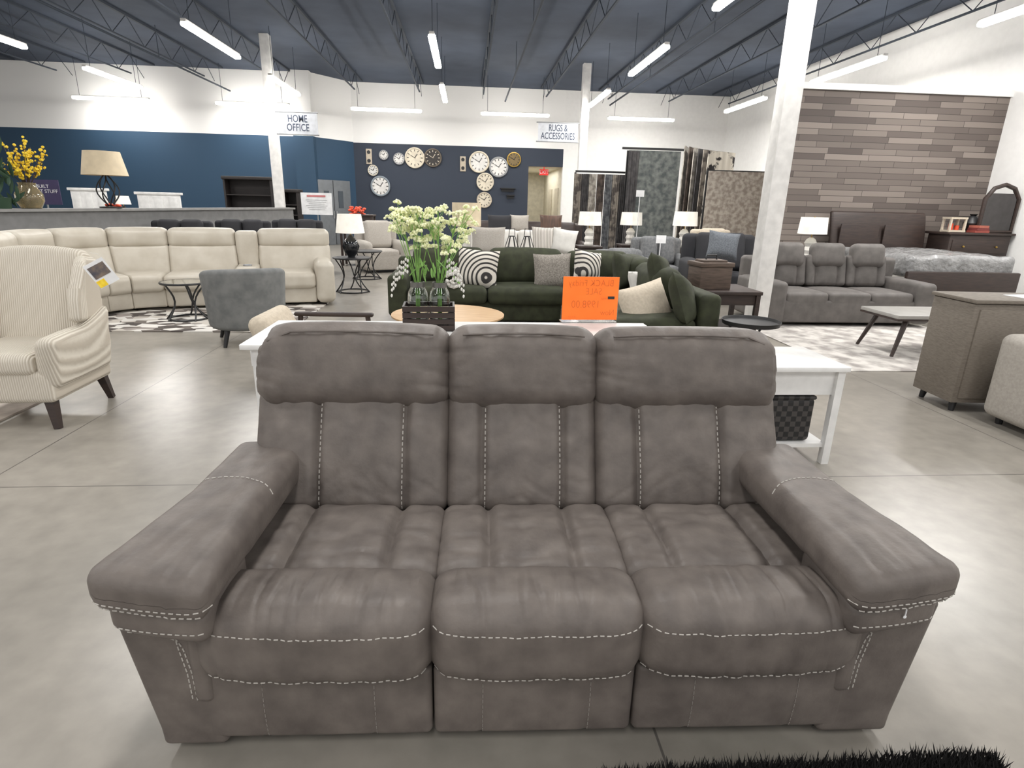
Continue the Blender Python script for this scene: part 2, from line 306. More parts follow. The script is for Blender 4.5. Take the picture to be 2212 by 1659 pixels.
for si,(x0,x1,gs) in enumerate(seats):
    cx,wd=(x0+x1)/2,x1-x0-.004
    def f1(q,u):
        k=1-u.x**4; e=max(0,u.x*(si-1))
        if u.y<0: q.y-=.026*k*(1-.3*u.z*u.z)
        q.y+=.03*e*e*max(0,-u.y)
        if u.z>0: q.z-=.012*k*max(0,u.y)
        if u.z>0: q.z+=.012*(1-u.x**2)
        g=V((q.x+cx,q.y*.4,q.z*.4+2))
        if u.z>0: q.z+=wr(g,.007,30)*(1-abs(u.y)**2)+rdg(g,.006,18)*(1-abs(u.y))
        q.z-=.008*k*(u.z<0)
        if u.y<0: q.y+=wr(g,.005,24)-rdg(g,.006,18)*(.3+.7*abs(u.z))
    b=B(); cush(b,(cx,.115,.383),(wd+.03,.235,.235),.07,(0,0,.006),(90,8,8),None,f1); o,T=obj('seat_cushion',b,LEA,t,tree=True)
    n=24; xs=[x0+.008+(wd-.012)*i/n for i in range(n+1)]
    stitch(o,T,[[(x,.1,.44) for x in xs],[(x,.1,.295-.006*(1-((x-cx)/wd*2)**2)) for x in xs]],(0,1,0))
    def f2(q,u):
        if u.z>0:
            g=V((q.x+cx,q.y,3)); q.z+=chan(q.x+cx,gs,.026,.018)*(1-.2*abs(u.y))+.012*(1-u.y**2)+wr(g,.005,20)+rdg(V((q.y,q.x+cx,4)),.005,14)
            q.z-=.02*max(0,-u.y-.75)
    b=B(); cush(b,(cx,.405,.397),(wd+.018,.43,.165),.045,(0,0,.006),(70,26,2),None,f2); obj('seat_pad',b,LEA,t)
    def f3(q,u):
        if u.y<0: q.y-=.012*(1-u.x**2)*(1-u.z**2); q.y+=-chan(q.x+cx,(cx-.15,cx+.15),.004,.008)
    b=B(); cush(b,(cx,.105,.165),(wd+.0,.13,.235),.02,(0,0,0),(60,2,5),None,f3); o,T=obj('footrest_panel',b,LEA,t,tree=True)
    stitch(o,T,[[(cx+s*.15+.006,.1,.06+.21*i/6) for i in range(7)] for s in(-1,1)],(0,1,0),mat('dull_thread',(140,134,128),.7),rad=.0012)
    bx0,bx1=[(-.955,-.27),(-.27,.27),(.27,.955)][si]; bc,bw=(bx0+bx1)/2,bx1-bx0-.004; gb=[(-.73,-.42),(-.145,.145),(.42,.73)][si]
    def f4(q,u):
        if u.y<0:
            g=V((q.x+bc,q.z*.7,5)); q.y-=.022*(1-u.x**4)*(1-u.z**2); q.y-=chan(q.x+bc,gb,.024,.016); q.y+=wr(g,.007,17)-rdg(V((q.z+.5*abs(q.x),q.x+bc,6)),.007,13)*(abs(u.z)*.7+.15)
    b=B(); cush(b,(bc,.77,.61),(bw+.012,.2,.46),.05,(0,0,0),(80,2,30),(R(-24),0,0),f4); o,T=obj('back_cushion',b,LEA,t,tree=True)
    stitch(o,T,[[(g+s*.011,.7,.45+.37*i/12) for i in range(13)] for g,s in((gb[0],1),(gb[1],-1))],(0,1,0),rad=.002)
    def f5(q,u):
        q.y-=.02*(1-u.x**4)*(1-u.z**2)*(u.y<0)
        if u.z>0: q.z+=.010*(1-u.x**2)
        e=u.x*(si-1)
        if e>.6 and u.z>0: q.z-=.045*((e-.6)/.4)**2*u.z
        if e>.8: q.x-=(si-1)*.015*(e-.8)/.2*max(0,u.z)
        if u.y<0: q.y+=wr(V((q.x*1.6+bc,q.z*.4,9)),.006,16)*(1+2.5*abs(u.x)**4)-rdg(V((q.z,q.x*.6+bc,7)),.007,18)*(abs(u.x)**3+.1)
    b=B(); cush(b,(bc,.85,.912),(bw+.022,.21,.305),.075,(0,0,0),(50,4,16),(R(-14),0,0),f5); o,T=obj('head_pillow',b,LEA,t,tree=True)
    b=B(); m=20
    tube(b,[V((bc+(bw/2-.05)*(2*i/m-1),.772,1.052+.008*(1-(2*i/m-1)**2)-(.03*max(0,(2*i/m-1)*(si-1)-.7)/.3))) for i in range(m+1)],.004,5); obj('welt',b,LEA,o)
def f6(q,u): q.x*=1-.03*u.z
b=B(); cush(b,(0,.92,.545),(2.02,.2,.9),.05,(0,0,0),(8,2,8),(R(-13),0,0),f6); o,T=obj('back_frame',b,LEA,t,tree=True)
stitch(o,T,[[(s*(.985-.03*(i/10)),.9,.55+.4*i/10) for i in range(11)] for s in(-1,1)],(0,1,0))
obj('base',bb(((0,.5,.18),(1.75,.7,.25))),BLKF,t)
for s in(-1,1):
    def f7(q,u):
        o_=(1+u.x*s)/2; k=max(0,-u.y); i_=1-o_
        if u.z>0: q.z+=.006*(1-u.x**2)
        q.z-=.03*i_*k*k
        if u.z<0 and u.y<-.4: q.z+=.012*k
        g=V((q.x*1.3,q.y*.8,11+s)); q.z+=wr(g,.006,20)*(1 if u.y<-.4 else .5)+rdg(V((q.x*1.2,q.y*.5,3)),.008,16)*max(0,-u.y-.3)
        q.x+=s*.045*k*o_+s*.012*k
        q.y-=.025*i_*k+.008*(1-u.x**2)*k
    b=B(); cush(b,(s*.912,.36,.592),(.25,.80,.125),.042,(0,0,0),(20,40,4),None,f7); o,T=obj('arm_pad',b,LEA,t,tree=True)
    xs=[s*(.80+.29*i/12) for i in range(13)]
    stitch(o,T,[[(x-s*.01,.39+.05*math.sin(i/12*PI),.7) for i,x in enumerate(xs[:11])]],(0,0,-1)); stitch(o,T,[[(x,.0,.548+.022*i/12) for i,x in enumerate(xs)],[(x,.0,.530+.022*i/12) for i,x in enumerate(xs)]],(0,1,0))
    def f8(q,u): q.z+=.015*u.x*s*max(0,-u.y); q.y-=.025*(1-u.x*s)/2*max(0,-u.y)+.008*(1-u.x**2)*max(0,-u.y)
    b=B(); cush(b,(s*.945,.115,.49),(.255,.25,.10),.032,(0,0,0),(8,6,2),None,f8); o,T=obj('arm_roll',b,LEA,t,tree=True)
    stitch(o,T,[[(s*(.83+.23*i/12),.0,.465+.01*i/12) for i in range(13)]],(0,1,0))
    def f9(q,u): q.x+=s*((.07 if s<0 else .06)*(u.z+.8)/1.8*(u.z>-.8)+(.035 if s>0 else 0))*(u.x*s>0)
    b=B(); cush(b,(s*.94,.42,.255),(.18,.76,.46),.02,(0,0,0),(8,6,10),None,f9); o,T=obj('arm_panel',b,LEA,t,tree=True)
    for off in(0,.012):
        ip=[(s*1.06,.0,.428-off),(s*.985,.0,.420-off),(s*(.945-off*.3),.0,.40-off),(s*(.927+off),.0,.36),(s*(.915+off),.0,.28),(s*(.912+off),.0,.18)]
        stitch(o,T,[ip],(0,1,0))
    b=B(); cush(b,(s*.89,.060,.315),(.06,.06,.27),.024,(0,0,0),(3,2,8)); obj('arm_facing',b,LEA,t)
b=B(); tube(b,[(.955,-.03,.535),(.956,-.036,.52),(.958,-.034,.50)],.0018,5); ico(b,(.958,-.034,.497),.005,(1,.4,1.2)); obj('tag_fastener',b,PAPER,t,'small white plastic tag fastener hanging at the right arm front')
for s in(-1,1):
    for y in(.12,.85): b=B(); box(b,(s*.9,y,.02),(.06,.06,.04)); obj('foot',b,BLK,t)
# foreground shag rug
b=B(); box(b,(0,-.45,.012),(1.14,.9,.02),None,.005)
for i in range(9000):
    x,y=random.uniform(-.58,.58),-random.random()**1.6*.4+.01*math.sin(i); y=min(y,.02-.05*abs(x/.6)**6); h=random.uniform(.02,.045); a=random.uniform(0,6.28); dx,dy=.004*math.cos(a),.004*math.sin(a); l=V((random.uniform(-.02,.02),random.uniform(-.015,.02),0))
    v=[b.verts.new((x-dx,y-dy,.015)),b.verts.new((x+dx,y+dy,.015)),b.verts.new(V((x,y,.02+h))+l)]; b.faces.new(v)
one('shag_rug',b,mat('black_shag',(26,24,24),.95),'black shaggy rug at the bottom edge before the sofa','rug',(.92,1.16,0))
# ---------------------------------------------------------------- white desk, crate, jars, sign, end table
t=thing('console_table','long white console table behind the brown reclining sofa','table',(-.015,3.44,0))
obj('top',bb(((0,0,.735),(2.4,.68,.03)),bev=.004),DESK,t)
obj('apron',bb(((0,0,.66),(2.3,.6,.12))),DESK,t)
for s in(-1,1):
    for q in(-1,1): obj('leg',bb(((s*1.12,q*.28,.36),(.06,.06,.72))),DESK,t)
dr=obj('drawer',bb(((-1.165,0,.655),(.03,.5,.1)),((-.7,-.31,.655),(.7,.02,.1)),bev=.004),DESK,t)
b=B(); ico(b,(-1.195,0,.655),.018,sub=2); obj('knob',b,RIM,dr)
TT=.75
cp=G(926,715,TT); cy=cp.y+.08
t=thing('wooden_crate','small dark slatted wooden crate holding two flower jars','crate',(cp.x,cy,TT),R(2))
b=B()
for k in range(4):
    z=.022+.038*k
    for s in(-1,1): box(b,(0,s*.095,z),(.31,.012,.031)); box(b,(s*.15,0,z),(.012,.19,.031))
obj('slats',b,WOODD,t)
for s in(-1,1):
    for q in(-1,1): b=B(); box(b,(s*.14,q*.085,.075),(.02,.02,.15)); obj('corner_post',b,WOODD,t)
obj('bottom',bb(((0,0,.008),(.3,.19,.012))),WOODD,t)
def umbel(b,c,r):
    for i in range(24):
        a,e=random.uniform(0,6.28),random.uniform(.1,1.5); rr=r*math.sin(e)
        ico(b,(c[0]+rr*math.cos(a),c[1]+rr*math.sin(a),c[2]+r*.55*math.cos(e)+random.uniform(-.006,.006)),random.uniform(.0045,.009))
def jar(dx,label,sd):
    random.seed(sd); t=thing('flower_jar',label,'vase',(cp.x+dx,cy,TT+.015),0,'flower jars in the crate')
    b=B(); lathe(b,[(.001,.004),(.055,.005),(.064,.03),(.064,.17),(.058,.21),(.04,.245),(.038,.255),(.034,.255),(.036,.242),(.053,.208),(.059,.17),(.059,.03),(.05,.012),(.001,.011)],n=24); j=obj('jar',b,GLASS,t)
    b=B(); lathe(b,[(.04,.24),(.044,.24),(.044,.27),(.04,.272),(.037,.27),(.037,.243)],n=24); obj('collar',b,mat('tin_collar',(110,108,104),.4,metal=.5),t)
    st,um,lf=B(),B(),B()
    for i in range(13):
        a=2*PI*i/13+random.uniform(-.2,.2); sp=random.uniform(.05,.18); top=V((sp*math.cos(a)+dx*.6,sp*.7*math.sin(a),random.uniform(.50,.71))); mid=V((.25*top.x,.25*top.y,.34))
        tube(st,[(.01*math.cos(a),.01*math.sin(a),.02),(.012*math.cos(a),.012*math.sin(a),.25),mid,top],.0025,5)
        for k in range(5):
            q=top+V((random.uniform(-.055,.055),random.uniform(-.045,.045),random.uniform(-.08,.025))); tube(st,[mid.lerp(top,.7),q],.0016,4); umbel(um,q,random.uniform(.018,.03))
    for i in range(12):
        a=random.uniform(0,6.28); rr=random.uniform(.02,.1); z=random.uniform(.28,.40); ico(lf,(rr*math.cos(a)+dx*.3,rr*math.sin(a)*.8,z),.034,(.24,.08,1),(random.uniform(-.8,.8),random.uniform(-.8,.8),a),2)
    obj('stems',st,LEAF,t); obj('blossoms',um,UMB,t); obj('leaves',lf,LEAF,t)
    b=B()
    for k in range(3):
        s=-1 if dx<0 else 1
        for i in range(9): ico(b,(s*(.05+.012*i),-.05-.02*k,.40-.0022*i*i-.03*k+.01*(i%2)),.009,(.8,.8,1.3))
    obj('white_sprig',b,WFAB,t)
jar(-.066,'left glass jar of cream umbel flowers in the crate',5); jar(.066,'right glass jar of cream umbel flowers in the crate',11)
sp=G(1272,697,TT); sw,sh=.375,.285
t=thing('sale_sign','orange handwritten sale card seen from behind on the white table','sign',(sp.x,sp.y,TT),R(2))
obj('card',bb(((0,0,sh/2+.02),(sw,.004,sh))),ORA,t); b=B(); box(b,(0,.03,.004),(sw,.1,.006)); box(b,(0,.006,sh/2+.01),(sw+.01,.004,sh+.02)); obj('holder',b,ACRY,t)
for s,sz,x,z in(('BLACK Friday',.062,0,.262),('SALE',.062,-.02,.208),('was',.032,-.09,.165),('1998.00',.072,.03,.122),('Now',.056,-.12,.068),('plus tax',.02,.12,.042)):
    text(t,'lettering',s,sz,(-x,-.0035,z),(PI/2,0,0),INK,mirror=True,sx=.85,thin=-.0015*sz/.06)
obj('scribble',bb(((.14,-.0035,.168),(.045,.001,.018))),BLK,t)
# end table
e=G(1838,793,.63); ex=e.x; t=thing('end_table','white end table with lower shelf right of the sofa','table',(ex-.42,e.y+.25,0))
obj('top',bb(((0,0,.615),(.84,.52,.03)),bev=.004),DESK,t); obj('drawer',bb(((0,-.2,.52),(.74,.02,.15)),((0,0,.52),(.74,.4,.15))),DESK,t)
for s in(-1,1):
    for q in(-1,1): obj('leg',bb(((s*.385,q*.215,.3),(.045,.045,.6))),DESK,t)
obj('shelf',bb(((0,0,.12),(.76,.44,.025))),DESK,t)
t2=thing('wicker_basket','black woven storage basket on the white end table shelf','basket',(ex-.34,e.y+.22,.133))
WICK=mat('black_wicker',(62,58,56),.6,(18,17,17),30,kind='check',bump=1,dist=.01)
b=B(); cush(b,(0,0,.14),(.42,.32,.28),.03,(0,0,0),(4,4,4)); obj('body',b,WICK,t2); b=B(); tube(b,[(x,y,.285) for x,y in((-.2,-.15),(.2,-.15),(.2,.15),(-.2,.15))],.014,6,True); obj('rim',b,WICK,t2)
# ---------------------------------------------------------------- wing chair
t=thing('wing_chair','cream tweed wing armchair with dark tapered legs and hanging tag','chair',(-3.05,4.12,0),R(2))
b=B(); cush(b,(0,0,.29),(.70,.70,.22),.04,(0,0,.0),(6,6,3)); obj('base',b,BOUC,t)
b=B(); cush(b,(0,-.06,.44),(.54,.62,.14),.05,(0,0,.02),(8,8,2)); obj('seat_cushion',b,BOUC,t)
def fw_(q,u):
    if u.z>0: q.z+=.03*(1-u.x**2)
    q.y-=.02*(1-u.x**2)*(u.y<0)
b=B(); cush(b,(0,.31,.75),(.62,.15,.72),.05,(0,0,0),(10,3,12),(R(-11),0,0),fw_); obj('backrest',b,BOUC,t)
for s in(-1,1):
    def fw2(q,u):
        q.y*=.55+.45*max(0,min(1,.8-.6*u.z)); q.y+=.05*(u.z>0)*u.z; q.x+=s*.07*max(0,-u.y)
        if u.z>0: q.z-=.05*max(0,-u.y)
    b=B(); cush(b,(s*.335,.16,.86),(.085,.42,.46),.04,(0,0,0),(2,10,10),(R(-9),0,0),fw2); obj('wing',b,BOUC,t)
    def fw3(q,u):
        if u.z>0: q.z+=.10*max(0,u.y)**1.5-.02*max(0,-u.y-.4)
        q.x+=s*(.03*u.z); q.y-=.03*u.z*max(0,-u.y)
    b=B(); cush(b,(s*.335,-.01,.44),(.13,.70,.38),.06,(.012,0,0),(3,12,8),None,fw3); obj('arm',b,BOUC,t)
    for q in(-1,1): b=B(); cyl(b,(s*.29,q*.29,.2),(s*.32,q*.325,0),.042,.026,4); obj('leg',b,WOODD,t)
tp=PY(219,590,3.98); tg=thing('price_tag','white and navy swing tag with yellow corner on the wing chair','tag',tp,R(35))
o=obj('card',bb(((0,0,0),(.125,.003,.165))),PAPER,tg); o.rotation_euler=(0,R(-28),0)
obj('picture',bb(((0,-.003,.02),(.10,.003,.08))),mat('tag_picture',(52,58,74),.5,(130,112,96),18),o); obj('yellow_corner',bb(((-.035,-.003,-.055),(.05,.003,.045))),YEL,o)
b=B(); tube(b,[(.04,0,.07),(.0,.03,.12),(-.04,.03,.13)],.0018,4); obj('string',b,WFAB,tg)
b=B(); box(b,(0,0,.006),(2.2,1.7,.012)); one('area_rug',b,mat('faded_rug',(206,196,186),.95,(170,160,152),6),'pale faded rug under the wing armchair at left','rug',(-4.28,3.95,0))
# ---------------------------------------------------------------- cream sectional
ST=2.3
def path(s,o):
    if s<ST: return (-s,-o)
    a=(s-ST)/1.5
    if a<PI/2: return (-ST-(1.5-o)*math.sin(a),-1.5+(1.5-o)*math.cos(a))
    return (-ST-1.5+o,-1.5-(s-ST-1.5*PI/2))
t=thing('sectional_sofa','curved cream leather reclining sectional beyond the grey tub chair','sofa',(-2.2,9.62,0),R(16))
def psec(name,s0,s1,o0,o1,z0,z1,r,bulz=0,bully=0,n=(8,4,4),lean=0):
    b=B(); cs,cq,cz=(s0+s1)/2,(o0+o1)/2,(z0+z1)/2
    def f(q,u):
        o=cq+q.y+(bully*(1-u.x**2)*(1-u.z**2) if u.y>0 else 0)-lean*u.z; z=cz+q.z; x,y=path(cs+q.x,o); q.x,q.y,q.z=x,y,z
    cush(b,(0,0,0),(s1-s0+.004,o1-o0,z1-z0),r,(0,0,bulz),n,None,f); obj(name,b,CREAM,t)
psec('arm',0,.26,.2,.98,.05,.64,.08,.02)
for a,c in((.0,1.02),(1.32,2.2),(2.2,3.02),(3.02,3.78),(3.78,4.5),(4.5,5.2),(5.2,5.9)):
    a2=a+.26 if a==0 else a
    psec('base',a2,c,.1,.9,.05,.3,.03); psec('seat_cushion',a2,c,.28,.97,.26,.49,.07,.015); psec('back_cushion',a,c,.06,.32,.4,.84,.05,0,.04,lean=.06); psec('head_cushion',a,c,.0,.27,.78,1.06,.08,.01,.03)
psec('console',1.02,1.32,.08,.9,.05,.56,.04); psec('back_cushion',1.02,1.32,.02,.3,.5,1.03,.06)
b=B(); ring(b,(-1.17,-.6,.57),.05,.012,16); obj('cup_holder',b,RIM,t)
b=B(); box(b,(0,0,.006),(2.9,2.5,.012)); one('patchwork_rug',b,mat('patchwork',(0,0,0),.95,kind='vor',scale=6,cs=[(212,208,202),(108,100,94),(190,183,174),(78,71,67),(150,142,136),(218,214,207)],vec=(1,1.6,1)),'grey brown and white patchwork rug before the cream sectional','rug',(-3.55,8.05,0))
# tub chair
q=G(517,750); t=thing('tub_chair','grey velvet tub chair seen from behind on patchwork rug','chair',(q.x,q.y+.33,0.0),R(205))
def tb(Rd,front):
    def f(q,u):
        if u.z>0: q.z-=front*abs(u.x)**2.5
        k=1+.05*u.z; a=q.x/Rd; rr=(Rd+q.y)*k; q.x=rr*math.sin(a); q.y=rr*math.cos(a)
    return f
b=B(); cush(b,(0,0,.49),(1.45,.11,.64),.05,(0,0,0),(30,2,6),None,tb(.345,.1)); obj('shell',b,GVEL,t)
b=B(); lathe(b,[(.001,.18),(.31,.18),(.33,.22),(.33,.38),(.30,.43),(.001,.44)],(0,-.03,0)); obj('seat_cushion',b,GVEL,t)
for s in(-1,1):
    for p in(-1,1): b=B(); cyl(b,(s*.22,p*.22,.2),(s*.27,p*.27,0),.03,.018); obj('leg',b,BLK,t)
def cage_table(label,x,y,r,h,z0=0,topmat=BLK,nl=6):
    t=thing('side_table',label,'table',(x,y,z0)); b=B(); lathe(b,[(.001,h-.02),(r,h-.02),(r,h),(.001,h)]); obj('top',b,topmat,t)
    b=B(); ring(b,(0,0,h-.012),r,.014); obj('top_ring',b,BLK,t); b=B(); ring(b,(0,0,.012),r*.85,.012); obj('base_ring',b,BLK,t)
    for k in range(nl):
        b=B(); a0=2*PI*k/nl; s=1 if k%2 else -1
        tube(b,[(r*(.95-.45*math.sin(PI*i/8))*math.cos(a0+s*.9*i/8),r*(.95-.45*math.sin(PI*i/8))*math.sin(a0+s*.9*i/8),h-.02-(h-.02)*i/8) for i in range(9)],.011,6); obj('leg',b,BLK,t)
    return t
q=G(410,690); cage_table('round black cage table with glass top left of tub chair',q.x,q.y,.27,.47,.012,GLASS)
q=G(764,630); TX,TY=q.x,q.y; cage_table('round black cage table under black based lamp',TX,TY,.3,.58)
def lamp(label,x,y,z0,prof,bm_,shade,sm=SHADE,neck=.1,name='table_lamp',n=24):
    t=thing(name,label,'lamp',(x,y,z0)); b=B(); lathe(b,prof,n=n); obj('base',b,bm_,t); zt=prof[-1][1]; r1,r2,h=shade
    b=B(); cyl(b,(0,0,zt),(0,0,zt+neck+h*.9),.008,n=6); obj('stem',b,GOLD,t)
    zb=zt+neck*.6; b=B(); m=28
    lathe(b,[(r1,zb),(r2,zb+h),(r2-.004,zb+h),(r1-.004,zb)],n=m); obj('shade',b,sm,t); return t
lamp('white shaded lamp with black glass base on cage table',TX,TY,.58,[(.06,0),(.06,.02),(.11,.08),(.14,.18),(.1,.28),(.05,.33),(.03,.36)],mat('black_glass',(24,26,30),.15),(.235,.19,.3),neck=.06)
# beige chair behind the desk
t=thing('lounge_chair','beige lounge chair with dark wood arm behind the white table','chair',(-1.22,4.62,0),R(88))
b=B(); cush(b,(0,.27,.46),(.62,.15,.42),.07,(0,.02,0),(8,2,8),(R(-24),0,0)); obj('backrest',b,BEI,t); b=B(); cush(b,(0,-.1,.34),(.6,.62,.15),.05,(0,0,.02)); obj('seat',b,BEI,t)
for s in(-1,1):
    b=B(); cush(b,(s*.34,-.08,.57),(.06,.66,.035),.015,n=(1,4,1)); obj('arm',b,WOODD,t)
    for p,y in((-.36,-.4),(.2,.25)): b=B(); cyl(b,(s*.34,p,.57),(s*.34,y,0),.022,.018,8); obj('leg',b,WOODD,t)
# ---------------------------------------------------------------- generic sofa
def sofa(label,x,y,rz,w,mt,n=3,d=.95,sh=.46,bh=.9,aw=.2,ah=.62,name='sofa',cat='sofa',feet=True,head=False,r=.06,group=None,lean=12):
    t=thing(name,label,cat,(x,y,0),rz,group); iw=w-2*aw
    b=B(); cush(b,(0,.02,.06+(sh-.2)/2+.02),(w-.06,d-.06,sh-.16),.03,n=(2,2,2)); obj('base',b,mt,t)
    b=B(); cush(b,(0,d/2-.1,(bh-.04)/2+.04),(w-.04,.18,bh-.1),r,n=(4,2,4)); obj('back',b,mt,t)
    for s in(-1,1):
        b=B(); cush(b,(s*(w/2-aw/2),-.02,ah/2+.03),(aw,d-.06,ah-.06),r,(0,0,.015),(3,6,4)); obj('arm',b,mt,t)
        if feet:
            for p in(-1,1): b=B(); cyl(b,(s*(w/2-.1),p*(d/2-.1),.1),(s*(w/2-.1),p*(d/2-.1),0),.03,.022,8); obj('foot',b,BLK,t)
    k=iw/n
    for i in range(n):
        cx=-iw/2+k*(i+.5); b=B(); cush(b,(cx,-.1,sh-.09),(k-.008,d-.3,.18),.05,(0,0,.02),(6,6,2)); obj('seat_cushion',b,mt,t)
        def fg(q,u):
            if head and u.y<0: q.y-=chan(q.x,(-k*.27,k*.27),.035,.025)
        b=B(); cush(b,(cx,d/2-.26,(sh+bh)/2+.0),(k-.008,.2,bh-sh),.08 if not head else .05,(0,.03,0),(6 if not head else 24,2,6),(R(-lean),0,0),fg); obj('back_cushion',b,mt,t)
        if head: b=B(); cush(b,(cx,d/2-.28,bh+.0),(k*.8,.2,.34),.08,(0,.02,0),(6,2,4),(R(-lean),0,0)); obj('headrest',b,mt,t)
    return t
# ---------------------------------------------------------------- green sectional
t=thing('sectional_sofa','olive green velvet corner sectional covered with throw pillows','sofa',(.75,6.8,0))
def gp(name,x0,x1,y0,y1,z0,z1,r=.06,bul=(0,0,0),rot=None): b=B(); cush(b,((x0+x1)/2-.75,(y0+y1)/2-6.8,(z0+z1)/2),(x1-x0-.006,y1-y0-.006,z1-z0),r,bul,(8,8,4),rot); obj(name,b,GRN,t)
gp('base',-.95,2.4,7.35,8.3,.05,.3,.03); gp('base',1.35,2.4,5.3,7.35,.05,.3,.03)
gp('back',-.95,2.4,8.1,8.32,.1,.78); gp('back',2.2,2.42,5.3,8.3,.1,.72); gp('arm',-1.0,-.75,7.3,8.3,.1,.62)
for a,c in((-.75,.25),(.25,1.3)): gp('seat_cushion',a,c,7.25,8.0,.28,.48,.07,(0,0,.03)); gp('back_cushion',a+.02,c-.02,7.82,8.12,.44,.92,.1,(0,.05,.02),(R(-10),0,0))
gp('seat_cushion',1.3,2.2,7.1,8.1,.28,.48,.07,(0,0,.03)); gp('seat_cushion',1.3,2.2,5.3,7.1,.28,.48,.07,(0,0,.03)); gp('back_cushion',1.32,2.2,7.82,8.12,.44,.9,.1,(0,.05,.02),(R(-10),0,0))
gp('back_cushion',1.95,2.25,6.8,7.7,.44,.9,.1,(.05,0,.02)); gp('back_cushion',1.95,2.25,5.9,6.8,.44,.88,.1,(.05,0,.02))
ARC=mat('arc_print',(206,200,190),.9,cs=[(52,50,49),(52,50,49),(206,200,190)],kind='rings',scale=6.5,lo=.15,hi=.4); TWEED=mat('grey_tweed',(150,144,136),.95,(110,104,97),70,bump=.4,bs=90)
def pil(px,py,Y,w,h,mt,label,rot=(0,0,0),th=.18,name='throw_pillow',off=None):
    q=PY(px,py,Y); b=B(); pillow(b,off or (0,0,0),w,h,th); return one(name,b,mt,label,'pillow',q-V(off or (0,0,0)),rot=(R(rot[0]-12),R(rot[1]),R(rot[2])))
pil(1030,582,7.55,.54,.5,ARC,'black and cream arc printed pillow at the left of green sectional',(0,4,-8),off=(-.12,0,.1)); pil(1193,586,7.6,.5,.46,TWEED,'grey woven square pillow in middle of green sectional',(0,-2,0)); pil(1272,572,7.6,.44,.4,ARC,'black and cream arc printed pillow in corner of green sectional',(0,10,25),off=(.1,0,.1))
pil(1350,588,7.0,.55,.45,GRN,'green square pillow in the corner of green sectional',(0,8,50)); pil(1392,658,5.7,.58,.44,BEI,'large plain cream pillow lying before the orange sign',(-12,-12,20),.22); pil(1478,650,5.55,.6,.52,GRN,'big green pillow nearest on the right arm of green sectional',(-10,14,60),.22)
pil(1385,610,6.6,.36,.28,WFAB,'white fluffy pillow tucked among the green pillows',(-10,0,35)); pil(1425,592,6.2,.5,.42,GRN,'green pillow between the white fluffy pillow and nearest green pillow',(-4,10,58),.2)
q=PY(980,602,7.3); b=B(); 
for i in range(90):
    a,e=random.uniform(0,6.28),random.uniform(0,3.14); ico(b,(.09*math.cos(a)*math.sin(e),.09*math.sin(a)*math.sin(e),.11*math.cos(e)),.022)
one('ball_pillow',b,WFAB,'round cream pompom pillow left of the arc printed pillow','pillow',q)
q=G(968,677,.42); t=thing('coffee_table','round light oak coffee table behind the flower crate','table',(q.x,q.y,0))
b=B(); lathe(b,[(.001,.385),(.54,.385),(.57,.40),(.57,.415),(.55,.42),(.001,.42)],n=48); obj('top',b,WOODL,t); b=B(); lathe(b,[(.3,0),(.3,.03),(.12,.1),(.12,.3),(.2,.385)]); obj('pedestal',b,WOODL,t)
# ---------------------------------------------------------------- between sofa and column
def boxtable(label,x,y,w,d,h,mt,name='side_table',rz=0):
    t=thing(name,label,'table',(x,y,0),rz); obj('top',bb(((0,0,h-.02),(w,d,.04)),bev=.006),mt,t); obj('apron',bb(((0,0,h-.1),(w-.08,d-.08,.12))),mt,t)
    for s in(-1,1):
        for p in(-1,1): obj('leg',bb(((s*(w/2-.04),p*(d/2-.04),(h-.04)/2),(.05,.05,h-.04))),mt,t)
    obj('shelf',bb(((0,0,.15),(w-.06,d-.06,.025))),mt,t); return t
boxtable('dark brown wooden end table right of green sectional',3.0,6.75,.75,.7,.6,WOODD)
t=thing('lantern_box','brown wooden lidded box with metal handle on dark table','box',(2.85,6.72,.6),R(8)); bxm=mat('weathered_wood',(96,80,70),.7,(72,60,52),6,vec=(1,1,8))
obj('body',bb(((0,0,.13),(.4,.3,.26)),bev=.006),bxm,t); obj('lid',bb(((0,0,.28),(.43,.33,.05)),((0,0,.315),(.3,.22,.03)),bev=.008),bxm,t); b=B(); tube(b,[(-.07,0,.33),(-.06,0,.38),(.06,0,.38),(.07,0,.33)],.01); obj('handle',b,BLK,t)
q=G(1622,697,.5); t=thing('tray_table','low round black tray table behind the sofa right end','table',(q.x,q.y,0))
b=B(); lathe(b,[(.001,.485),(.25,.485),(.262,.525),(.255,.525),(.245,.5),(.001,.497)],n=36); obj('tray',b,BLK,t)
for k in range(3): b=B(); a=2*PI*k/3+.5; tube(b,[(.2*math.cos(a),.2*math.sin(a),.485),(.05*math.cos(a),.05*math.sin(a),.25),(.24*math.cos(a+.6),.24*math.sin(a+.6),.01)],.011); obj('leg',b,BLK,t)
# ---------------------------------------------------------------- right side
t=sofa('grey suede power reclining sofa with three headrests beside white column',5.12,7.85,0,2.35,GREY,3,1.05,.46,.9,.27,.6,head=True,feet=False)
b=B(); box(b,(0,0,.006),(2.6,2.3,.012)); one('distressed_rug',b,mat('distressed_rug',(206,201,195),.95,(150,144,140),5,lo=.4,hi=.62),'pale distressed rug under the slanted leg coffee table','rug',(5.0,6.35,0))
t=thing('coffee_table','grey topped coffee table with slanted wooden legs on pale rug','table',(5.2,6.05,.012))
obj('top',bb(((0,0,.43),(1.3,.62,.04)),bev=.006),mat('pale_grey_top',(160,157,152),.5),t); b=B(); box(b,(0,0,.40),(1.3,.62,.02)); obj('frame',b,WOODD,t)
for s in(-1,1):
    for p in(-1,1): b=B(); cyl(b,(s*.48,p*.22,.4),(s*.62,p*.29,0),.03,.018,6); obj('leg',b,WOODD,t)
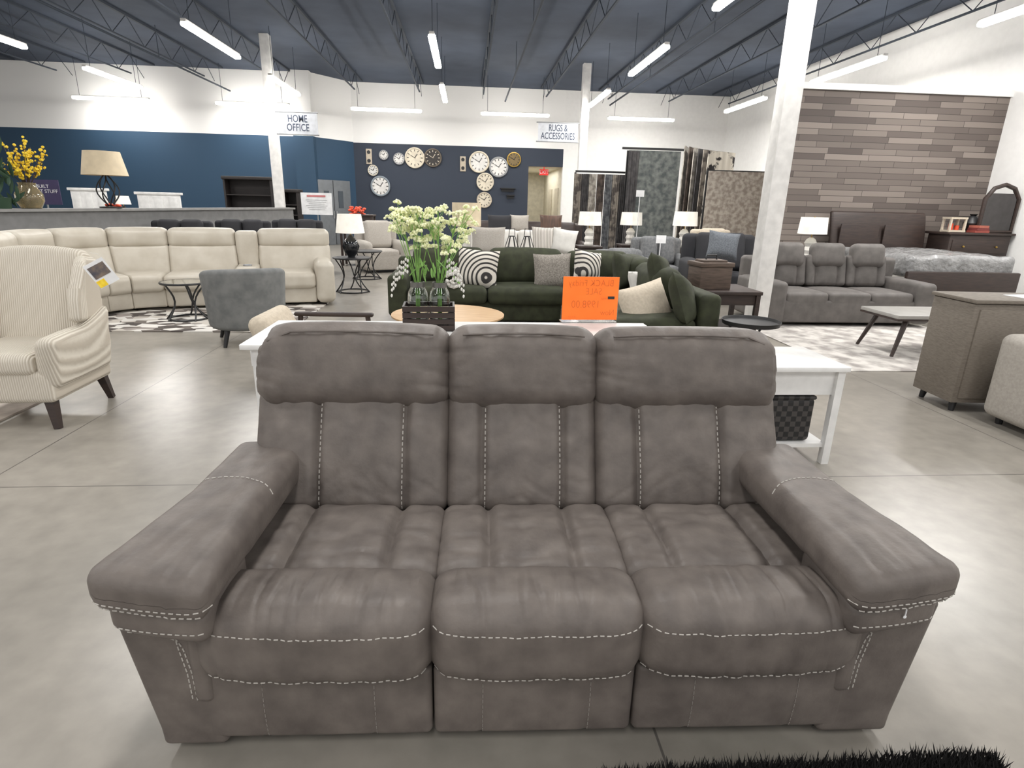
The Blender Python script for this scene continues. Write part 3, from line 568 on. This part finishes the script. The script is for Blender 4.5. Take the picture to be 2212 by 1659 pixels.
# grey brown cabinet with short legs
CA=R(-3); Bp=V((3.80,4.05,0)); ax=V((math.cos(CA),math.sin(CA),0)); ay=V((-math.sin(CA),math.cos(CA),0)); cc=Bp+ax*.75+ay*.22
t=thing('cabinet','grey brown wooden cabinet on short legs behind the pale armchair','cabinet',cc,CA)
obj('body',bb(((0,0,.47),(1.5,.44,.78)),bev=.006),TAUPE,t); obj('top',bb(((0,0,.88),(1.53,.47,.03)),bev=.006),TAUPE,t)
for i in(-1,0,1): obj('door',bb(((i*.48,-.225,.47),(.46,.02,.7)),bev=.004),TAUPE,t)
for s in(-1,1):
    for p in(-1,1): b=B(); cyl(b,(s*.68,p*.16,.09),(s*.69,p*.17,0),.03,.02,10); obj('leg',b,BLK,t)
b=B(); box(b,(0,0,.002),(.3,.2,.004),(0,0,.2)); one('paper_sheet',b,PAPER,'white paper sheet lying on the grey brown cabinet','paper',cc+V((-.15,0,.895)),CA)
t=sofa('pale grey linen armchair cut off by the right edge',4.47,3.40,R(180),1.15,LGREY,1,1.0,.45,.74,.22,.68,name='armchair',cat='chair',r=.06)
# bed, dresser
bx,by=7.2,9.0
t=thing('sleigh_bed','dark wooden sleigh bed before the wood clad wall','bed',(bx,by,0))
def fs(q,u): q.y+=.12*max(0,u.z)**2
b=B(); cush(b,(0,1.0,.8),(1.75,.09,1.42),.04,n=(4,1,12),fn=fs); obj('headboard',b,WOODD,t)
for s in(-1,1): b=B(); box(b,(s*.4,.94,.95),(.7,.03,.7),None,.01); obj('panel',b,WOODD,t)
for s in(-1,1): obj('side_rail',bb(((s*.82,0,.4),(.05,1.95,.25))),WOODD,t)
obj('footboard',bb(((0,-.98,.4),(1.75,.07,.6)),bev=.02),WOODD,t); obj('box_spring',bb(((0,0,.5),(1.56,1.86,.22))),WFAB,t)
def fp(q,u): q.z+=.03*noise.noise(V((q.x*5,q.y*5,q.z*3)))
b=B(); cush(b,(0,0,.16),(1.66,1.9,.3),.08,(0,0,.02),(22,22,4),None,fp); one('mattress',b,PLAS,'plastic wrapped mattress lying on the sleigh bed','mattress',(bx,by,.61))
t=thing('dresser','dark wood dresser at the right end of the wood clad wall','dresser',(8.68,9.75,0)); obj('body',bb(((0,0,.6),(1.1,.5,1.14)),bev=.01),WOODD,t); obj('top',bb(((0,0,1.19),(1.2,.56,.04)),bev=.01),WOODD,t)
for k in range(4):
    dr=obj('drawer',bb(((0,-.255,.2+.26*k),(1.0,.02,.22)),bev=.006),WOODD,t)
    for s in(-1,1): b=B(); ico(b,(s*.3,-.28,.2+.26*k),.02); obj('knob',b,GOLD,dr)
t=thing('dresser_mirror','arched dark framed mirror standing on the dresser','mirror',(8.94,9.56,1.21)); b=B()
tube(b,[(-.3,0,.02),(-.3,0,.55),(-.18,0,.72),(0,0,.78),(.18,0,.72),(.3,0,.55),(.3,0,.02)],.035,8,True); obj('frame',b,WOODD,t); obj('glass',bb(((0,.0,.33),(.56,.01,.62))),mat('mirror_glass',(90,88,88),.12,metal=1),t)
q=PY(2060,487,9.65); t=thing('candle_box','white framed wooden candle lantern on the dresser','lantern',(q.x,9.65,1.21)); b=B()
for s in(-1,1):
    for p in(-1,1): box(b,(s*.13,p*.08,.11),(.03,.03,.22))
box(b,(0,0,.02),(.3,.2,.03)); box(b,(0,0,.23),(.3,.2,.03)); obj('frame',b,BEI,t)
for x,h in((-.05,.14),(.06,.11)): b=B(); cyl(b,(x,0,.03),(x,0,h),.035); obj('candle',b,REDF,t)
q=PY(2103,487,9.7); b=B(); lathe(b,[(.05,0),(.11,.08),(.13,.15),(.08,.24),(.04,.27),(.06,.3),(.03,.29)]); one('vase',b,BLK,'black round vase on the dresser by the lantern','vase',(q.x,9.75,1.21))
for k in range(3): b=B(); box(b,(0,0,.02),(.26-.02*k,.18,.038)); one('book',b,mat('book_%d'%k,[(150,70,60),(120,50,48),(170,96,80)][k],.7),['red brown book at the bottom of the dresser pile','dark red book in the middle of the dresser pile','rust coloured book on top of the dresser pile'][k],'book',(8.62+.05,9.58,1.21+.04*k),.1*k,'books on the dresser')
def carved(): return [(.09,0),(.1,.03),(.075,.08),(.1,.14),(.075,.2),(.1,.26),(.07,.32),(.03,.35)]
q=PY(1755,500,9.7); boxtable('dark nightstand left of the sleigh bed',q.x,9.7,.5,.45,.72,WOODD,'nightstand'); lamp('white lamp with carved base left of the sleigh bed',q.x,9.7,.72,carved(),WFAB,(.23,.21,.27))
# ---------------------------------------------------------------- middle distance
def lp(px,Y,z0,lab,tl,**k): q=PY(px,500,Y); boxtable(tl,q.x,Y,.5,.5,z0,WOODD); lamp(lab,q.x,Y,z0,carved(),WFAB,(.24,.22,.27),**k)
lp(1273,12.3,.7,'white carved base lamp below the rugs sign column','dark side table under the lamp below rugs sign')
lp(1362,13.,.7,'small white lamp before the grey green hanging rug','dark side table before the grey green hanging rug')
lp(1478,11.6,.75,'white carved lamp left of the black armchair','dark side table left of the black armchair')
q=PY(1008,480,11.75); boxtable('brown side table under the beige drum lamp',q.x,11.75,.55,.5,.7,WOODM); lamp('beige drum shade lamp behind the cream flowers',q.x,11.75,.7,[(.1,0),(.1,.03),(.05,.08),(.08,.2),(.04,.3)],BLK,(.28,.28,.44),SHB)
q=PY(1120,520,10.9); sofa('white sofa behind the green sectional',q.x,10.9,0,2.1,WFAB,2,.95,.5,1.04,.18,.7)
pil(1180,520,10.4,.52,.48,mat('grey_leaf_print',(222,216,208),.9,(150,144,136),12,kind='wave'),'grey and white printed pillow on the white sofa'); pil(1218,522,10.3,.44,.44,WFAB,'plain white pillow on the right of the white sofa',(0,8,-10)); pil(1055,520,10.4,.6,.48,LGREY,'pale grey pillow on the left of white sofa')
for i,px in enumerate((1105,1138)):
    q=PY(px,545,9.6); b=B()
    ring(b,(0,0,.01),.1,.008,20); ring(b,(0,0,.38),.05,.008,16); ring(b,(0,0,.2),.11,.006,20)
    for k in range(6): a=PI*k/3; tube(b,[(.1*math.cos(a),.1*math.sin(a),0),(.11*math.cos(a),.11*math.sin(a),.2),(.05*math.cos(a),.05*math.sin(a),.38)],.006,5)
    tube(b,[(-.05,0,.38),(-.04,0,.5),(.04,0,.5),(.05,0,.38)],.006,5)
    one('wire_lantern',b,BLK,['left black wire lantern before the white sofa','right black wire lantern before the white sofa'][i],'lantern',(q.x,9.6,.62),group='wire lanterns')
q=PY(1120,545,9.6); boxtable('dark console table behind green sectional with wire lanterns',q.x,9.6,1.0,.35,.62,WOODD,'console_table')
q=PY(1140,490,13.6); sofa('dark brown leather sofa beyond the white sofa',q.x,13.6,0,2.7,WOODD,3,.95,.48,1.12,.2,.7)
for px,w_,mt_,lab in((1080,.55,BLKF,'black pillow on the left of the dark brown sofa'),(1122,.42,LGREY,'round looking pale pillow in middle of dark brown sofa'),(1190,.5,WOODM,'brown pillow on the right of the dark brown sofa')): pil(px,484,13.15,w_,.4,mt_,lab)
q=PY(1352,530,9.9); sofa('grey barrel armchair before the small white lamp',q.x,9.85,R(12),.95,MGREY,1,.8,.44,.82,.2,.66,name='armchair',cat='chair',r=.09)
q=PY(1432,520,10.85); sofa('grey loveseat behind the barrel armchair',q.x-.05,10.85,R(-3),1.0,MGREY,2,.8,.46,.98,.17,.66,name='loveseat',r=.08)
q=PY(1562,540,9.5); sofa('black upholstered armchair left of the white column',q.x,9.5,R(-8),1.25,BLKF,1,.9,.5,1.12,.22,.7,name='armchair',cat='chair',r=.08)
pil(1562,530,9.1,.5,.42,mat('blue_grey_tweed',(112,116,122),.95,(84,88,94),70),'blue grey tweed pillow on the black armchair',(0,6,-5))
q=PY(1545,500,10.75); sofa('cream armchair behind the black armchair',q.x+.03,10.75,0,.8,BEI,1,.8,.5,1.15,.15,.7,name='armchair',cat='chair')
for px,py,Y,lab in((1428,517,9.9,'small white price card on the grey loveseat'),(1383,418,12.4,'white price card before the hanging rugs')):
    q=PY(px,py,Y); b=B(); box(b,(0,0,0),(.17,.01,.13)); cyl(b,(0,.01,-.06),(0,.01,-q.z+.005),.008); one('price_card',b,PAPER,lab,'sign',q)
# left-middle distance
q=PY(820,500,13.2); sofa('cream recliner armchair far behind the cage table',q.x,13.3,R(25),1.0,LGREY,1,.95,.48,1.08,.2,.66,name='recliner',cat='chair',r=.09)
q=PY(790,520,11.9); cage_table('far black side table before the cream recliner',q.x,11.9,.3,.55)
b=B()
for i in range(30): ico(b,(random.uniform(-.16,.16),random.uniform(-.1,.1),random.uniform(0,.16)),.05,(1,1,.6))
q=PY(772,463,14.5); one('flower_bunch',b,REDF,'orange red flower bunch beyond the black based lamp','flowers',q)
boxtable('far dark table under the orange flowers',q.x,14.5,.8,.5,q.z,WOODD)
for i,(px,Y) in enumerate(((385,11.1),(520,11.8),(640,12.6))):
    q=PY(px,480,Y); sofa(['black leather sofa directly behind the cream sectional at left','black leather sofa between two others behind the cream sectional','black leather sofa nearest the white poster stand'][i],q.x,Y,R(10),1.05,BLKF,2,.7,.48,1.1,.15,.66,group='black sofas')
q=PY(685,450,13.6); t=thing('poster_stand','white printed poster on a stand behind the cream sectional','sign',(q.x,13.6,0)); obj('poster',bb(((0,0,1.4),(.66,.02,.46))),PAPER,t); b=B(); cyl(b,(0,.03,0),(0,.03,1.3),.015); lathe(b,[(.001,0),(.18,0),(.18,.02),(.001,.02)]); obj('stand',b,RIM,t)
b=B(); box(b,(0,-.012,1.56),(.4,.004,.04)); obj('red_heading',b,mat('faded_red',(196,120,120),.6),t); b=B()
for k in range(6): box(b,(0,-.012,1.48-.04*k),(.46-.06*(k%3),.004,.008))
obj('text_lines',b,RIM,t)
# items on / behind the half wall
q=hw(58,450); SC=q.y/7.
t=thing('flower_vase','glass vase of yellow blossom branches on the half wall','vase',q); t.scale=(SC,SC,SC)
b=B(); lathe(b,[(.001,0),(.09,.0),(.13,.08),(.13,.15),(.075,.24),(.085,.27),(.08,.27),(.07,.24),(.124,.15),(.124,.08),(.085,.01),(.001,.01)]); obj('glass',b,mat('amber_glass',(228,214,178),.08,trans=.85),t)
st,bl=B(),B()
for i in range(22):
    a=random.uniform(0,6.28); sp_=random.uniform(.05,.27); top=V((sp_*math.cos(a),sp_*math.sin(a)*.7,random.uniform(.38,.72))); tube(st,[(0,0,.05),(top.x*.25,top.y*.25,.28),top],.004,5)
    for k in range(11): q2=V((top.x*.25,top.y*.25,.28)).lerp(top,random.uniform(.35,1.05))+V([random.uniform(-.02,.02) for _ in range(3)]); ico(bl,q2,random.uniform(.012,.021),(1,1,.7),(random.random()*3,random.random()*3,0))
obj('branches',st,WOODD,t); obj('blossoms',bl,YEL,t)
q=hw(232,447); SC=q.y/8.6; t=thing('table_lamp','beige shaded lamp with black cage base on the half wall','lamp',q); t.scale=(SC,SC,SC); b=B()
lathe(b,[(.13,0),(.13,.02),(.02,.03)])
for k in range(6):
    a=PI*k/3; tube(b,[((.02+.11*math.sin(PI*i/8))*math.cos(a+i*.15),(.02+.11*math.sin(PI*i/8))*math.sin(a+i*.15),.03+.4*i/8) for i in range(9)],.009,5)
obj('base',b,BLK,t); b=B(); lathe(b,[(.27,.42),(.21,.72),(.205,.72),(.265,.42)],n=32); obj('shade',b,SHB,t)
b=B()
for i in range(24): ico(b,(random.uniform(-.12,.12),random.uniform(-.03,.03),random.uniform(.02,.07)),.035,(1,1,.6))
q=hw(246,448); one('flower_bunch',b,REDF,'red flowers lying on the half wall below the beige lamp','flowers',q+V((0,-.09,0)))
q=PY(95,415,12.5); t=thing('floor_sign','dark purple sign reading built right stuff behind the vase','sign',(q.x,12.5,0)); SGN=mat('purple_card',(56,48,84),.6); obj('panel',bb(((0,0,q.z),(.6,.02,.46))),SGN,t); b=B(); cyl(b,(0,.03,0),(0,.03,q.z),.015); obj('stand',b,RIM,t); text(t,'lettering','BUILT\nRIGHT STUFF',.09,(0,-.013,q.z+.06),(PI/2,0,0),PAPER)
def headboard(px0,px1,py,Y,label):
    a,c=PY(px0,py,Y),PY(px1,py,Y); w=c.x-a.x; t=thing('headboard',label,'bed',((a.x+c.x)/2,Y,0)); obj('board',bb(((0,0,a.z/2),(w,.06,a.z)),bev=.01),DESK,t); obj('cap',bb(((0,0,a.z),(w+.1,.12,.06)),bev=.01),DESK,t)
    for k in range(3): b=B(); box(b,(-w/2+w*(k+.5)/3,-.035,a.z*.55),(w/3-.12,.02,a.z*.8),None,.005); obj('panel',b,DESK,t)
headboard(152,228,408,15.,'white panelled headboard left of the beige lamp'); headboard(296,388,417,15.5,'white panelled headboard right of the beige lamp')
def hutch(px0,px1,py,Y,label):
    a,c=PY(px0,py,Y),PY(px1,py,Y); w=c.x-a.x; h=a.z; t=thing('hutch',label,'cabinet',((a.x+c.x)/2,Y,0)); b=B()
    for s in(-1,1): box(b,(s*w/2,0,h/2),(.05,.4,h))
    box(b,(0,.19,h/2),(w,.02,h)); obj('case',b,BRK,t); obj('cornice',bb(((0,0,h),(w+.12,.46,.09)),bev=.02),BRK,t)
    for k in range(4): obj('shelf',bb(((0,0,.5+(h-.6)*k/4),(w,.36,.03))),BRK,t)
    for k in(-1,1): obj('cabinet_door',bb(((k*w/4,-.2,.3),(w/2-.03,.02,.55)),bev=.005),BRK,t)
BRK=mat('blackened_wood',(34,28,27),.6)
hutch(488,588,384,18.,'dark wooden hutch with open shelves left of the column'); hutch(616,645,412,17.5,'narrow black bookcase right of the home office column')
q=PY(265,430,14.); boxtable('dark table behind the half wall under small lamp',q.x,14.,.6,.5,1.1,WOODD); lamp('small white lamp between the two white headboards',q.x,14.,1.1,[(.08,0),(.08,.02),(.03,.04),(.05,.1),(.02,.16)],BLK,(.15,.12,.18),neck=.05)
q=hw(-4,440); b=B()
for i in range(40): ico(b,(random.uniform(-.2,.2),random.uniform(-.1,.1),random.uniform(.1,.9)),.12,(.25,.1,1),(random.uniform(-.8,.8),random.uniform(-.8,.8),0))
lathe(b,[(.08,0),(.1,.15),(.09,.15)]); one('potted_plant',b,mat('dark_leaf',(40,66,44),.7),'dark leafy plant at the far left edge on half wall','plant',q)
# ---------------------------------------------------------------- hanging signs
def hsign(px0,px1,py0,py1,Y,s,size,label,sx):
    a,c=PY(px0,py0,Y),PY(px1,py1,Y); t=thing('hanging_sign',label,'sign',((a.x+c.x)/2,Y,c.z)); w=c.x-a.x; h=a.z-c.z
    obj('panel',bb(((0,0,h/2),(w,.015,h))),BANNER,t)
    for z in(0,h): b=B(); cyl(b,(-w/2-.05,0,z),(w/2+.02,0,z),.016,n=8); obj('rod',b,RIM,t)
    text(t,'lettering',s,size,(0,-.012,h/2),(PI/2,0,0),NAVY,ls=.85,sx=sx,thin=.002); return t
hsign(598,688,241,292,16.2,'HOME\nOFFICE',.24,'white hanging banner reading home office beside left column',.72)
hsign(1163,1247,264,308,17.8,'RUGS &\nACCESSORIES',.25,'white hanging banner reading rugs and accessories',.64)
t=thing('exit_sign','red lit exit sign hanging at the hallway mouth','sign',(PY(1175,369,YB2+.3).x,YB2+.3,2.5)); EX=mat('exit_red',(214,40,36),.5,emit=.6); obj('case',bb(((0,0,.12),(.32,.05,.2)),((0,0,.26),(.03,.03,.08))),EX,t); text(t,'lettering','EXIT',.16,(0,-.03,.12),(PI/2,0,0),PAPER)
# ---------------------------------------------------------------- clocks
def clock(px,py,rp,face,rim,label,skel=False):
    q=PY(px,py,YB2-.03); rad=rp/F*(YB2*.95); t=thing('wall_clock',label,'clock',q); rx=(PI/2,0,0)
    b=B(); lathe(b,[(.001,0),(rad,0),(rad,.03),(.001,.03)],n=36); o=obj('face',b,face,t); o.rotation_euler=rx
    b=B(); ring(b,(0,0,.03),rad,rad*.1,36); o=obj('rim',b,rim,t); o.rotation_euler=rx
    b=B()
    for k in range(12):
        a=PI*k/6; box(b,(rad*.76*math.sin(a),-.04,rad*.76*math.cos(a)),(.022,.01,rad*.2),(0,a,0))
    nm=BLK if not skel else CONS; obj('numerals',b,nm,t)
    for c,s,a in(((rad*.15,-.045,rad*.2),(.02,.01,rad*.5),35),((-rad*.2,-.045,rad*.12),(.015,.01,rad*.6),-60)): b=B(); box(b,c,s,(0,R(a),0)); obj('hand',b,nm,t)
WF=mat('white_clock_face',(226,224,220),.5)
for a in((1035,350,20,WF,CONS,'large white clock at the top right cluster'),(1077,361,19,WF,RIM,'white clock with grey rim right of the largest one'),(1110,345,14,mat('brass_face',(120,100,60),.5),GOLD,'gold toned clock at the right end of the wall'),(1048,393,17,CONS,CONS,'ivory clock below the two large white clocks'),(1046,432,15,CONS,BEI,'cream clock lowest on the dark wall'),(896,341,19,CONS,CONS,'cream antique clock at the top of the left cluster'),(862,343,11,WF,RIM,'small white pocket watch shaped clock'),(829,335,9,WF,RIM,'smallest round white clock at the upper left'),(806,368,10,WF,CONS,'small white clock above the grey rimmed clock'),(822,402,19,WF,mat('blue_grey_rim',(140,150,158),.5),'large white clock with blue grey rim at lower left')): clock(*a)
clock(935,341,17,mat('dark_face',(52,48,46),.6),mat('bronze_rim',(104,94,82),.5),'dark skeleton clock right of the cream antique clock',True)
for px,py,lab in((797,338,'narrow wall plaque at the far left of the clocks'),(1000,354,'narrow cream wall plaque between the clock clusters')):
    q=PY(px,py,YB2-.03); t=thing('wall_plaque',lab,'wall decor',q); obj('board',bb(((0,0,0),(.2,.03,.5)),bev=.01),BEI,t)
    for z in(-.14,.14): b=B(); lathe(b,[(.001,0),(.06,0),(.06,.02),(.001,.02)],(0,z,0),16); o=obj('dial',b,BLK,t); o.rotation_euler=(PI/2,0,0); o.location=(0,-.02,0)
for px,py,w_,lab in((1097,407,.55,'long black wall shelf below the clocks'),(1103,422,.3,'short black wall shelf under the long one')):
    q=PY(px,py,YB2-.1); one('wall_shelf',bb(((0,0,0),(w_,.18,.03)),((0,.07,-.06),(w_*.8,.03,.1))),BLK,lab,'shelf',q)
# ---------------------------------------------------------------- rugs display
def rugbm(w,h,amp=.03): 
    b=B(); n=16; rows=[]
    for i in range(n+1): x=-w/2+w*i/n; y=amp*math.sin(i*1.7); rows.append((b.verts.new((x,y,0)),b.verts.new((x,y*.3,h)),b.verts.new((x,y+.02,0)),b.verts.new((x,y*.3+.02,h))))
    for p,q in zip(rows,rows[1:]): b.faces.new((p[0],q[0],q[1],p[1])); b.faces.new((p[2],p[3],q[3],q[2])); b.faces.new((p[1],q[1],q[3],p[3])); b.faces.new((p[0],p[2],q[2],q[0]))
    b.faces.new((rows[0][0],rows[0][1],rows[0][3],rows[0][2])); b.faces.new((rows[-1][0],rows[-1][2],rows[-1][3],rows[-1][1])); return b
RM=[mat('grey_mottled_rug',(150,142,132),.95,(92,86,82),5,lo=.45,hi=.55),mat('charcoal_rug',(84,82,82),.95,(58,56,58),6),mat('ivory_rug',(190,184,175),.95,(140,134,126),7,lo=.42,hi=.58),mat('brown_rug',(104,92,84),.95,(66,58,54),6,lo=.42,hi=.58),mat('slate_rug',(118,120,122),.95,(80,82,86),8,lo=.42,hi=.58)]
Y=16.; zt=PY(1300,374,Y).z
xs=[1246,1262,1278,1295,1312,1328,1344]
t=thing('rug_rack','black steel rack holding a row of narrow hanging rugs','rack',(PY(1300,400,Y).x,Y,0)); w_=PY(1358,400,Y).x-PY(1242,400,Y).x
b=B(); box(b,(0,0,zt+.03),(w_,.05,.05)); 
for s in(-1,1): box(b,(s*w_/2,0,zt/2),(.05,.05,zt)); box(b,(s*w_/2,0,.03),(.06,.7,.06))
obj('frame',b,BLK,t)
for i,px in enumerate(xs): one('hanging_rug',rugbm(.2,zt-.25),RM[i%5],['mottled grey rug leftmost on the rack of narrow rugs','charcoal rug beside the leftmost on the narrow rug rack','ivory rug third from left on the narrow rug rack','brown rug in the middle of the narrow rug rack','slate rug right of the brown narrow rug','second mottled grey rug on the narrow rug rack','charcoal rug rightmost on the rack of narrow rugs'][i],'rug',(PY(px,420,Y).x,Y-.06,.22),0,'narrow hanging rugs')
Y=14.8; a,c=PY(1360,324,Y),PY(1472,324,Y); t=thing('rug_rack','tall black rack carrying the grey green rug','rack',((a.x+c.x)/2,Y+.12,0)); b=B(); box(b,(0,0,a.z+.05),(c.x-a.x+.3,.05,.05))
for s in(-1,1): box(b,(s*(c.x-a.x)/2,0,a.z/2),(.05,.05,a.z)); box(b,(s*(c.x-a.x)/2,0,.03),(.06,.7,.06))
obj('frame',b,BLK,t)
one('hanging_rug',rugbm(c.x-a.x,a.z-.2,.01),mat('grey_green_rug',(112,115,112),.95,(72,77,77),7,lo=.36,hi=.62),'large grey green rug hanging flat on the tall rack','rug',((a.x+c.x)/2,Y,.2))
one('hanging_rug',rugbm(.3,a.z-.25,.05),RM[1],'dark folded rug at the left side of the grey green rug','rug',(a.x+.1,Y-.12,.22),.3)
Y=13.2
for i in range(6):
    q=PY(1486+15*i,318+i*2,Y-.12*i); one('hanging_rug',rugbm(.75,q.z-.15,.02),[RM[2],RM[3],RM[2],RM[1],RM[0],mat('floral_rug',(198,191,178),.95,cs=[(40,36,36),(198,191,178)],scale=4,lo=.42,hi=.46)][i],['ivory rug first on the swinging rug arms','brown rug second on the swinging rug arms','ivory rug third on the swinging rug arms','charcoal rug fourth on the swinging rug arms','taupe rug fifth on the swinging rug arms','black and ivory floral rug outermost on the swinging arms'][i],'rug',(q.x,Y-.12*i,.15),R(62-8*i),'rugs on swinging arms')
Y=11.6; a,c=PY(1532,369,Y),PY(1655,369,Y)
t=thing('rug_stand','ivory grey distressed rug on a black stand left of column','rug',((a.x+c.x)/2,Y,0)); obj('rug_sheet',rugbm(c.x-a.x,a.z-.05,.008),mat('distressed_ivory',(176,167,156),.95,(138,128,118),12,lo=.4,hi=.6),t).location=(0,0,.05); b=B(); box(b,(0,.05,a.z),(c.x-a.x+.05,.05,.04)); 
for s in(-1,1): box(b,(s*(c.x-a.x)/2,.06,a.z/2),(.04,.04,a.z)); box(b,(s*(c.x-a.x)/2,.06,.02),(.05,.6,.04))
obj('frame',b,BLK,t)
